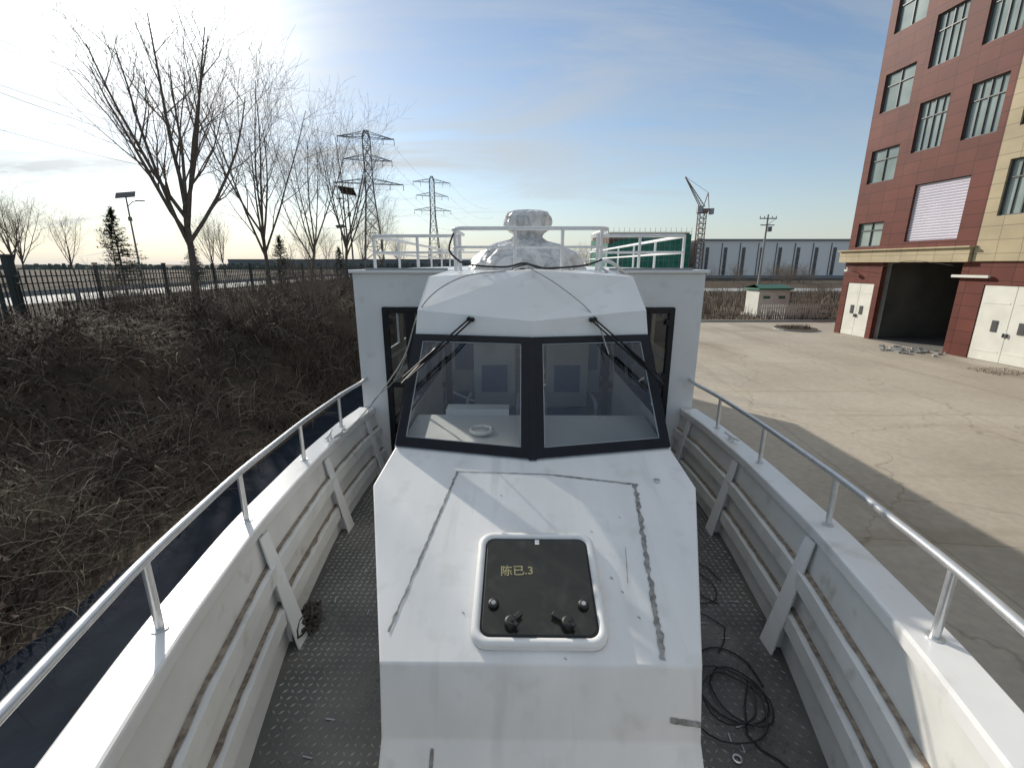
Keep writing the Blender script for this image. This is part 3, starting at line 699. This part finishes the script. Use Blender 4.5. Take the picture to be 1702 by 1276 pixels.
for k in range(30):
    y=random.uniform(34,60); x=random.uniform(8,48); inst(S,"bare_shrub",(x,y,GZ-.1),random.uniform(0,6),random.uniform(.35,.7))
for k in range(14):
    inst(S,"bare_shrub",(random.uniform(42,60),random.uniform(85,105),GZ),random.uniform(0,6),random.uniform(.9,1.5))
def conifer(name,H,seed,loc):
    rn=random.Random(seed); b=B(); b.tube([(0,0,-.2),(0,0,H*.95)],[.09,.01],0,6)
    z=.4
    while z<H*.97:
        R_=(1-z/H)*H*.36+.12; n=11
        for k in range(n):
            a=rn.uniform(0,6.28); Rk=R_*rn.uniform(.5,1.2); tip=Vector((math.cos(a)*Rk,math.sin(a)*Rk,z-.05*Rk+rn.uniform(-.15,.3)))
            b.tube([(0,0,z),tip],[.015,.005],0,3,False)
            for j in range(18):
                t=rn.uniform(.15,1.05); p=Vector((0,0,z)).lerp(tip,t); d=Vector((rn.gauss(0,1),rn.gauss(0,1),rn.gauss(.2,.6))).normalized()*rn.uniform(.12,.28); w=Vector((-d.y,d.x,.02))*.20
                b.poly([p-w,p+d*.6-w*.2,p+d,p+w],1)
        z+=.19
    return b.make(name,['bark','needle'],loc=loc)
conifer("conifer_tree",5.2,1,(-24.5,29.5,-1.8)); conifer("conifer_tree",4.4,2,(-22,45,-1.8)); conifer("conifer_tree",3.8,3,(-29,43,-1.8)); conifer("conifer_tree",3.6,5,(-19,52,-1.8))

# ---------------------------------------------------------------- fence
b=B(); FX=-12.6; top=-.12; bot=-1.95
y=3.0
while y<60:
    b.bar((FX,y,bot),(FX,y,top-.06),.022,.022); b.tube([(FX,y,top-.06),(FX,y,top+.02)],[.016,.002],0,4)
    y+=.14 if y<30 else .2
for k in range(0,21):
    y=3.0+k*2.8; b.box((FX,y,(bot+top)/2+.06),(.075,.075,top-bot+.12)); b.box((FX,y,top+.15),(.10,.10,.05))
for z in(top-.18,top-.36,bot+.25): b.bar((FX,3,z),(FX,60,z),.04,.035)
b.box((FX-.25,12.0,-.85),(.16,.16,2.1)); b.box((FX-.25,12.0,.22),(.2,.2,.06))
b.make("picket_fence",['green'])
b=B()
for k in range(30):
    x=-13.2-k*.16; b.bar((x,12.1,-1.85),(x,12.1,-.22),.022,.022)
for z in(-.28,-.55,-1.6): b.bar((-13,12.1,z),(-18,12.1,z),.04,.035)
b.make("gate",['green'])
b=B(); b.box((-21.6,60,-1.25),(.08,180,.26),0)
for k in range(60): b.box((-21.6,-28+k*3,-1.5),(.1,.1,.5))
b.make("guard_rail",['concw'])
def lamp(x,y,H=6.6,rz=0):
    b=B(); b.tube([(0,0,0),(0,0,H)],[.08,.05],0,8); b.tube([(0,0,H-.7),(.5,-.2,H-.35),(1.0,-.4,H-.3)],.03,0,6); b.box((1.15,-.45,H-.31),(.55,.22,.07),0)
    b.box((0,0,H+.15),(1.25,.9,.05),1,Matrix.Rotation(.55,3,'X')@Matrix.Rotation(.3,3,'Z')); b.box((0,0,H-1.6),(.2,.2,.3),0)
    b.make("street_lamp",['galv','black'],loc=(x,y,-1.78),rot=(0,0,rz))
lamp(-29.7,37.5,6.8,.2); lamp(-12.9,38.3,7.2,2.8); lamp(-25,70,7,.3)

def pylon(name,x,y,H,arms,w0,w1,t=.12,rz=0):
    b=B(); n=12
    def cw(z): return w0+(w1-w0)*min(1,z/(H*.6)) if z<H*.6 else w1
    zs=[H*(1-(1-i/n)**1.25) for i in range(n+1)]
    for i in range(n):
        a,c=zs[i],zs[i+1]; wa,wc=cw(a)/2,cw(c)/2
        if i==n-1: wc*=.4
        Pa=[(-wa,-wa,a),(wa,-wa,a),(wa,wa,a),(-wa,wa,a)]; Pc=[(-wc,-wc,c),(wc,-wc,c),(wc,wc,c),(-wc,wc,c)]
        for k in range(4):
            b.bar(Pa[k],Pc[k],t,t); b.bar(Pa[k],Pc[(k+1)%4],t*.55,t*.55); b.bar(Pa[(k+1)%4],Pc[k],t*.55,t*.55); b.bar(Pc[k],Pc[(k+1)%4],t*.5,t*.5)
    for z,l in arms:
        w=cw(z)/2
        for s in(-1,1):
            tip=(s*l,0,z)
            for e in(-w,w): b.bar((s*w,e,z),tip,t*.6,t*.6); b.bar((s*w,e,z+1.4),tip,t*.6,t*.6)
            for k in range(4):
                f=k/4; xx=s*(w+(l-w)*f); b.bar((xx,0,z),(s*(w+(l-w)*(f+.25)),0,z+1.4*(1-f)*.8),t*.4,t*.4)
            for xx in(l,l*.6): b.bar((s*xx,0,z),(s*xx,0,z-1.6),t*.7,t*.7)
    b.make(name,['galv'],loc=(x,y,-3),rot=(0,0,rz))
pylon("electricity_pylon",-43,148,41,[(26.5,10),(33,7),(39,8)],6.5,2.2,.26,.25)
pylon("electricity_pylon",-35,214,40,[(26,8),(32,7),(37.5,8)],6,2.0,.22,.3)
b=B()
for a,c in(((-43,148),(-35,214)),((-43,148),(-75,60)),((-35,214),(-20,300))):
    for s in(-8,8):
        for z in(22,28.5,34):
            P=[]
            for i in range(13):
                t=i/12; P.append((a[0]+s+(c[0]-a[0])*t,a[1]+(c[1]-a[1])*t,z-4*4*t*(1-t)))
            b.tube(P,.03,0,3,False)
b.make("power_line",['galv'])
b=B(); b.tube([(0,0,0),(.1,0,9.8)],[.16,.10],0,8)
for z,l in((9.3,1.1),(8.5,.9)): b.box((.1,-.1,z),(2*l,.1,.12),1); 
for x in(-.95,-.4,.6,1.1): b.tube([(x,-.1,9.3),(x,-.1,9.6)],.06,0,6)
b.box((.35,-.2,8.0),(.5,.4,.6),1); b.bar((.1,0,8.5),(1.1,-.1,9.3),.05,.05,1)
b.make("utility_pole",['road','galv'],loc=(32.8,62,GZ))
def crane():
    M['cranec']=surf("crane_paint",(.24,.17,.13),(.18,.13,.10),rough=.7)
    b=B(); w=.8; H=16
    for k in range(13):
        a=k*H/13; c=(k+1)*H/13
        for s,t in((-w,-w),(w,-w),(w,w),(-w,w)): b.bar((s,t,a),(s,t,c),.17,.17)
        for (s,t),(u,v) in(((-w,-w),(w,-w)),((w,-w),(w,w)),((w,w),(-w,w)),((-w,w),(-w,-w))): b.bar((s,t,a),(u,v,c),.11,.11); b.bar((s,t,c),(u,v,c),.11,.11)
    b.box((0,0,H+.5),(2.2,2.2,1.0),0); b.box((-1.2,-1.0,H+.8),(1.2,1.2,1.6),1)
    j0=Vector((-.3,0,H+1.0)); j1=Vector((-5.0,0,H+8.4)); up=Vector((.7,0,.45))
    for e in(-.5,.5): b.bar(j0+Vector((0,e,0)),j1+Vector((0,e*.4,0)),.16,.16)
    b.bar(j0+up*1.2,j1,.16,.16)
    for k in range(12):
        t0,t1=k/12,(k+1)/12; A=j0.lerp(j1,t0); Cc=(j0+up*1.2).lerp(j1,(t0+t1)/2); D=j0.lerp(j1,t1); b.bar(A,Cc,.09,.09); b.bar(Cc,D,.09,.09)
    b.bar((0,0,H+1.0),(1.0,0,H+4.8),.18,.18); b.bar((1.6,0,H+1.0),(1.0,0,H+4.8),.14,.14); b.bar((1.0,0,H+4.8),j1,.06,.06)
    b.box((1.4,0,H+.9),(2.6,1.2,.25),0); b.box((2.2,0,H+.4),(.9,1.3,1.4),1)
    b.make("tower_crane",['cranec','grey'],loc=(47.6,121,GZ))
crane()
def netted():
    M['net']=surf("green_safety_net",(.05,.27,.17),(.03,.18,.11),scale=.6,rough=.8,bump=.3,bscale=3)
    M['brownc']=surf("raw_concrete_red",(.24,.12,.08),(.15,.10,.07),scale=.4,rough=.9)
    b=B(); x0,x1,y0,y1=25,46.5,124,150; H=11.8
    b.box(((x0+x1)/2,(y0+y1)/2,H/2),(x1-x0-.6,y1-y0-.6,H-.4),1)
    n=18
    for i in range(n):
        a=x0+(x1-x0)*i/n; c=x0+(x1-x0)*(i+1)/n; h=(H-.6 if i>5 else H-3.0+i*.4)+random.uniform(-.2,.2)
        b.poly([(a,y0,0),(c,y0,0),(c,y0,h),(a,y0,h)],0)
    b.poly([(x0,y0,0),(x0,y1,0),(x0,y1,H-1),(x0,y0,H-3)],0)
    for i in range(17):
        a=x0+(x1-x0)*i/16; b.bar((a,y0-.15,0),(a,y0-.15,H+1.0),.08,.08,2)
    for k in range(7): b.bar((x0,y0-.18,1+k*1.8),(x1,y0-.18,1+k*1.8),.07,.07,2)
    for k in range(14): b.bar((x0-.1,y0+k*2,0),(x0-.1,y0+k*2,H+.8),.08,.08,2)
    b.make("construction_building",['net','brownc','grey'],loc=(0,0,GZ))
netted()
def factory():
    M['pw']=surf("factory_white",(.88,.84,.78),(.84,.80,.74),scale=.1,rough=.7); M['pg']=surf("factory_grey",(.26,.27,.28),rough=.7); M['pd']=surf("factory_window",(.05,.06,.08),rough=.15)
    b=B(); x0,x1,y0=48.5,91,124; H=10.0
    b.box(((x0+x1)/2,y0+15,H/2),(x1-x0,30,H),0); b.box(((x0+x1)/2,y0-.12,H-.25),(x1-x0+.4,.3,.5),1); b.box(((x0+x1)/2,y0-.1,.4),(x1-x0,.2,.8),1)
    n=9
    for i in range(n):
        x=x0+2.6+(x1-x0-4.4)*i/(n-1); b.box((x,y0-.06,4.4),(.8,.14,7.0),2); b.box((x-1.0,y0-.04,4.7),(.22,.10,8.6),2)
        for z in(2.4,4.4,6.4): b.box((x,y0-.15,z),(.85,.05,.10),1)
    b.make("factory_building",['pw','pg','pd'],loc=(0,0,GZ))
    b=B(); b.box((-60,230,2.2),(150,12,5.6),0); b.box((-60,223.8,4.8),(150,.3,.4),1); 
    for i in range(36): b.box((-133+i*4.1,223.9,2.4),(1.4,.2,1.6),1)
    M['pg2']=surf("distant_wall",(.20,.23,.23),rough=.8)
    b.make("distant_warehouse",['pg2','pd'],loc=(0,0,-2.6))
factory()
b=B()
for k in range(500):
    x=random.uniform(-230,20); h=random.uniform(1.2,3.6)*(.7+.5*noise.noise(Vector((x*.04,0,0)))); y=random.uniform(160,170)
    b.tube([(x,y,0),(x+random.uniform(-.4,.4),y,h)],[random.uniform(.9,1.8),.4],0,6)
b.make("distant_hedge",[surf("hedge",(.10,.115,.095),(.07,.08,.07),scale=.7,rough=1)],loc=(0,0,-2.2))
M['cabg']=surf("cabinet_green",(.05,.16,.10),rough=.5)
b=B(); b.box((0,0,1.0),(2.3,1.5,1.7),0); b.box((0,0,.08),(2.6,1.8,.16),2); b.box((0,0,1.92),(2.6,1.8,.12),1)
for s in(-1,1): b.poly([(-1.3,s*.9,1.98),(1.3,s*.9,1.98),(1.1,0,2.22),(-1.1,0,2.22)][::s],1)
for x in(-.57,.57): b.box((x,-.76,1.0),(1.05,.03,1.5),0); b.box((x,-.785,1.35),(.5,.02,.2),1)
b.make("electrical_cabinet",['doorw','cabg',"road"],loc=(18.5,33.5,GZ),rot=(0,0,.1))
b=B()
for k in range(26):
    x=k*.16; b.box((x,0,.5),(.07,.03,1.0),0); b.poly([(x-.035,-.016,1.0),(x+.035,-.016,1.0),(x,-.016,1.08)],0)
for z in(.3,.8): b.box((2,.03,z),(4.2,.03,.07),0)
b.make("white_picket_fence",['doorw'],loc=(16.9,31.0,GZ),rot=(0,0,.05))

# ---------------------------------------------------------------- red building
bld=empty("red_tiled_building",(17.7,24.95,GZ),(0,0,math.atan2(-.998,.061)))
holes={'garage':(2.35,6.12,0,3.68),'d1':(.40,2.05,0,2.68),'d2':(7.1,9.4,0,2.85),'roll':(3.2,5.6,4.6,7.0),
 'w1':(.40,1.9,4.45,5.6),'w2':(.40,1.95,7.45,8.95),'w3':(.40,2.0,10.6,12.25),'w4':(.40,2.0,13.9,15.5),
 'b2':(2.6,3.95,8.4,10.4),'b3':(2.6,3.95,11.7,13.7),'b4':(2.6,3.95,15,17),'c2':(4.8,6.15,8.4,10.4),'c3':(4.8,6.15,11.7,13.7),'c4':(4.8,6.15,15,17)}
for i in range(8):
    for k,z in enumerate((5.35,8.4,11.7,15.0)): holes['r%d%d'%(i,k)]=(6.9+i*3,8.3+i*3,z,z+1.95)
for i in range(4): holes['g%d'%i]=(10.6+i*4.5,13.4+i*4.5,0,3.4)
HT=19; SL=32
sb=sorted({0,SL,6.45}|{h[0] for h in holes.values()}|{h[1] for h in holes.values()}); zb=sorted({0,3.70,4.25,HT}|{h[2] for h in holes.values()}|{h[3] for h in holes.values()})
b=B()
for i in range(len(sb)-1):
    for j in range(len(zb)-1):
        s0,s1,z0,z1=sb[i],sb[i+1],zb[j],zb[j+1]; cs,cz=(s0+s1)/2,(z0+z1)/2
        if any(h[0]<cs<h[1] and h[2]<cz<h[3] for h in holes.values()): continue
        b.poly([(s0,0,z0),(s1,0,z0),(s1,0,z1),(s0,0,z1)],1 if (cs>6.45 and cz>3.7) else 0)
for h in holes.values():
    d=.22; s0,s1,z0,z1=h; m=1 if s0>6.5 and z0>3 else 0
    b.poly([(s0,0,z0),(s0,0,z1),(s0,d,z1),(s0,d,z0)],m); b.poly([(s1,0,z0),(s1,d,z0),(s1,d,z1),(s1,0,z1)],m); b.poly([(s0,0,z1),(s1,0,z1),(s1,d,z1),(s0,d,z1)],m)
    if z0>0: b.poly([(s0,0,z0),(s0,d,z0),(s1,d,z0),(s1,0,z0)],m)
D=22
b.poly([(0,0,0),(0,0,HT),(0,D,HT),(0,D,0)],0); b.poly([(SL,0,0),(SL,D,0),(SL,D,HT),(SL,0,HT)],0); b.poly([(0,D,0),(0,D,HT),(SL,D,HT),(SL,D,0)],0); b.poly([(0,0,HT),(SL,0,HT),(SL,D,HT),(0,D,HT)],0)
b.make("walls",['red','cream'],bld)
b=B(); b.box((3.1,-.10,3.975),(6.7,.24,.55),0); b.box((19.25,-.05,3.975),(25.5,.10,.5),0); b.box((3.1,-.16,4.28),(6.8,.36,.06),0); b.make("cornice",['cream'],bld)
b=B(); g=B(); f2=B()
for k,h in holes.items():
    s0,s1,z0,z1=h
    if k[0] in 'wbcr' and k!='roll':
        g.poly([(s0,.14,z0),(s1,.14,z0),(s1,.14,z1),(s0,.14,z1)])
        t=.045
        for (a,c,e,f) in((s0,s0+t,z0,z1),(s1-t,s1,z0,z1),(s0+t,s1-t,z0,z0+t),(s0+t,s1-t,z1-t,z1)): b.box(((a+c)/2,.11,(e+f)/2),(c-a,.07,f-e))
        b.box(((s0+s1)/2,.112,(z0+z1)/2),(t,.06,z1-z0-2*t)); 
        zz=z0+(z1-z0)*.68; b.box(((s0+s1)/2,.114,zz),(s1-s0-2*t,.055,t))
        if k[0]!='w':
            for q in(.25,.75): b.box((s0+(s1-s0)*q,.116,(z0+z1)/2),(t*.5,.05,z1-z0-2*t))
    elif k=='roll' or k[0]=='g' and k!='garage':
        n=int((z1-z0)/.11)
        for i in range(n):
            za=z0+(z1-z0)*i/n; zc=z0+(z1-z0)*(i+1)/n; f2.poly([(s0,.12,za),(s1,.12,za),(s1,.09,(za+zc)/2+.02),(s0,.09,(za+zc)/2+.02)],0); f2.poly([(s0,.09,(za+zc)/2+.02),(s1,.09,(za+zc)/2+.02),(s1,.12,zc),(s0,.12,zc)],0)
    elif k[0]=='d':
        sm_=(s0+s1)/2
        for a,c in((s0+.02,sm_-.01),(sm_+.01,s1-.02)):
            f2.box(((a+c)/2,.05,z1/2),(c-a,.05,z1-.04),1)
            cx=(a+c)/2+( .12 if a<sm_ else -.12)
            f2.box((cx,.015,1.35),(.20,.03,.42),2); 
            for z in(.4,2.2): f2.box(((a+c)/2,.022,z),(c-a-.2,.015,.05),1)
        f2.box((sm_-.06,-.01,1.05),(.03,.05,.15),2); f2.box((sm_+.06,-.01,1.05),(.03,.05,.15),2)
b.make("window_frames",['bframe'],bld); g.make("window_glass",['bglass'],bld); f2.make("doors_and_shutters",['shutter','doorw','doord'],bld)
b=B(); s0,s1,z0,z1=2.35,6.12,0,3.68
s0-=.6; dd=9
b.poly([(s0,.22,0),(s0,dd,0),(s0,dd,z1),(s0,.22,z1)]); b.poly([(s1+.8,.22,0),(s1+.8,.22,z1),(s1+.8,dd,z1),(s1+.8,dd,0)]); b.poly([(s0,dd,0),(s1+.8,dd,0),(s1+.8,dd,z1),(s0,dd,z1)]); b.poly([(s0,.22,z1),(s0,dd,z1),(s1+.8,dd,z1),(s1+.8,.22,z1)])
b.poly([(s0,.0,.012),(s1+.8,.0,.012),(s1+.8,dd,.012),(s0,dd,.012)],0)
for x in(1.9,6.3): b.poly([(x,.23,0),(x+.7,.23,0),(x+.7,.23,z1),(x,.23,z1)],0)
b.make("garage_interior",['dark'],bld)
b=B(); b.box((6.6,-.12,3.15),(1.4,.1,.10),0); b.tube([(.3,-.15,3.4),(.5,-.3,3.45),(.6,-.35,3.35)],.02,0); b.box((.62,-.38,3.3),(.2,.15,.1),0)
P=smoothpath([(.2,-.25,3.6),(2,-.28,3.42),(4,-.28,3.75),(6,-.28,3.55)],5); b.tube(P,.010,1,4)
b.make("wall_fittings",['doorw','cable'],bld)

# ================================================================= LIGHT
SA=math.radians(37); SE=math.radians(25.5)
sd=Vector((-math.sin(SA)*math.cos(SE),math.cos(SA)*math.cos(SE),math.sin(SE)))
l=bpy.data.lights.new("sun",'SUN'); l.energy=4.8; l.angle=math.radians(.6); l.color=(1,.93,.83)
lo=bpy.data.objects.new("sun",l); COL.objects.link(lo); lo.rotation_euler=sd.to_track_quat('Z','Y').to_euler()
w=bpy.data.worlds.new("World"); scene.world=w; w.use_nodes=True; nt=w.node_tree; N=nt.nodes; L=nt.links
bg=N["Background"]; bg.inputs[1].default_value=.13
sky=N.new("ShaderNodeTexSky"); sky.sky_type='NISHITA'; sky.sun_disc=False; sky.sun_elevation=SE; sky.sun_rotation=-SA; sky.dust_density=.30; sky.air_density=1.0; sky.ozone_density=1.4
tc=N.new("ShaderNodeTexCoord")
def math_(op,a,bb=None,cl=False):
    n=N.new("ShaderNodeMath"); n.operation=op; n.use_clamp=cl
    for i,x in enumerate((a,bb)):
        if x is None: continue
        if isinstance(x,(int,float)): n.inputs[i].default_value=x
        else: L.new(x,n.inputs[i])
    return n.outputs[0]
sx=N.new("ShaderNodeSeparateXYZ"); L.new(tc.outputs["Generated"],sx.inputs[0])
zc=math_('MAXIMUM',sx.outputs[2],.0); den=math_('ADD',zc,.22)
cb=N.new("ShaderNodeCombineXYZ"); L.new(math_('DIVIDE',sx.outputs[0],den),cb.inputs[0]); L.new(math_('DIVIDE',sx.outputs[1],den),cb.inputs[1])
def cloud(rot,scl,s,lo_,hi_,dist,rg=.58):
    mp=N.new("ShaderNodeMapping"); mp.inputs["Rotation"].default_value=(0,0,rot); mp.inputs["Scale"].default_value=scl; L.new(cb.outputs[0],mp.inputs[0])
    nz=N.new("ShaderNodeTexNoise"); nz.inputs["Scale"].default_value=s; nz.inputs["Detail"].default_value=10; nz.inputs["Roughness"].default_value=rg; nz.inputs["Distortion"].default_value=dist; L.new(mp.outputs[0],nz.inputs["Vector"])
    cr=N.new("ShaderNodeMapRange"); cr.interpolation_type='SMOOTHSTEP'; cr.inputs[1].default_value=lo_; cr.inputs[2].default_value=hi_; L.new(nz.outputs["Fac"],cr.inputs[0]); return cr.outputs[0]
c1=cloud(.5,(.45,1.2,1),1.3,.40,.66,.8); c2=cloud(-.35,(.25,1.9,1),1.7,.44,.68,.4,.62)
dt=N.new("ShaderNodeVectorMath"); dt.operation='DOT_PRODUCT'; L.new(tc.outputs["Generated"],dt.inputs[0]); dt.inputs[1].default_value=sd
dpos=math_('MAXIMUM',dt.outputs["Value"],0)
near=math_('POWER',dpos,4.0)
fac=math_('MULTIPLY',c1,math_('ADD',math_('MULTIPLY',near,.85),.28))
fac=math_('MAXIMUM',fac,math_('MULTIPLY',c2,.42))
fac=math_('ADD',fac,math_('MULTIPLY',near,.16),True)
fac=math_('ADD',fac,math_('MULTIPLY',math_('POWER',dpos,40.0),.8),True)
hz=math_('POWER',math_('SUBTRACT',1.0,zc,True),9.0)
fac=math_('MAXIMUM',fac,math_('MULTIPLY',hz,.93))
ov=N.new("ShaderNodeMapRange"); ov.inputs[1].default_value=.70; ov.inputs[2].default_value=.95; L.new(sx.outputs[2],ov.inputs[0])  # bright veil overhead, out of view, added to lift ambient light on the boat
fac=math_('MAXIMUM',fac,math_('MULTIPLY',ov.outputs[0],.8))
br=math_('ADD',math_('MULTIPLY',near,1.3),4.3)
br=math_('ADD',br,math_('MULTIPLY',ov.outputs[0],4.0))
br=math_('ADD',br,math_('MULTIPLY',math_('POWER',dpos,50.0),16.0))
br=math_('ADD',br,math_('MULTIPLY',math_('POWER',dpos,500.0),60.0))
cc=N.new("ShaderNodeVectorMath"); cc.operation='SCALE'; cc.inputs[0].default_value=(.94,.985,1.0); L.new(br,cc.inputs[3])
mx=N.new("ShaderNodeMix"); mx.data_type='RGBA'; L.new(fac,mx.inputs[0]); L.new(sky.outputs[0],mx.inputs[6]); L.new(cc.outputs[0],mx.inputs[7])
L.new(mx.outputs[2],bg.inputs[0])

# ================================================================= CAMERA
cd=bpy.data.cameras.new("camera"); cam=bpy.data.objects.new("camera",cd); COL.objects.link(cam); scene.camera=cam
cd.lens=16; cd.sensor_width=36; cd.clip_start=.05; cd.clip_end=6000
cam.location=(0,0,0); cam.rotation_euler=(math.radians(90-14.7),0,0)
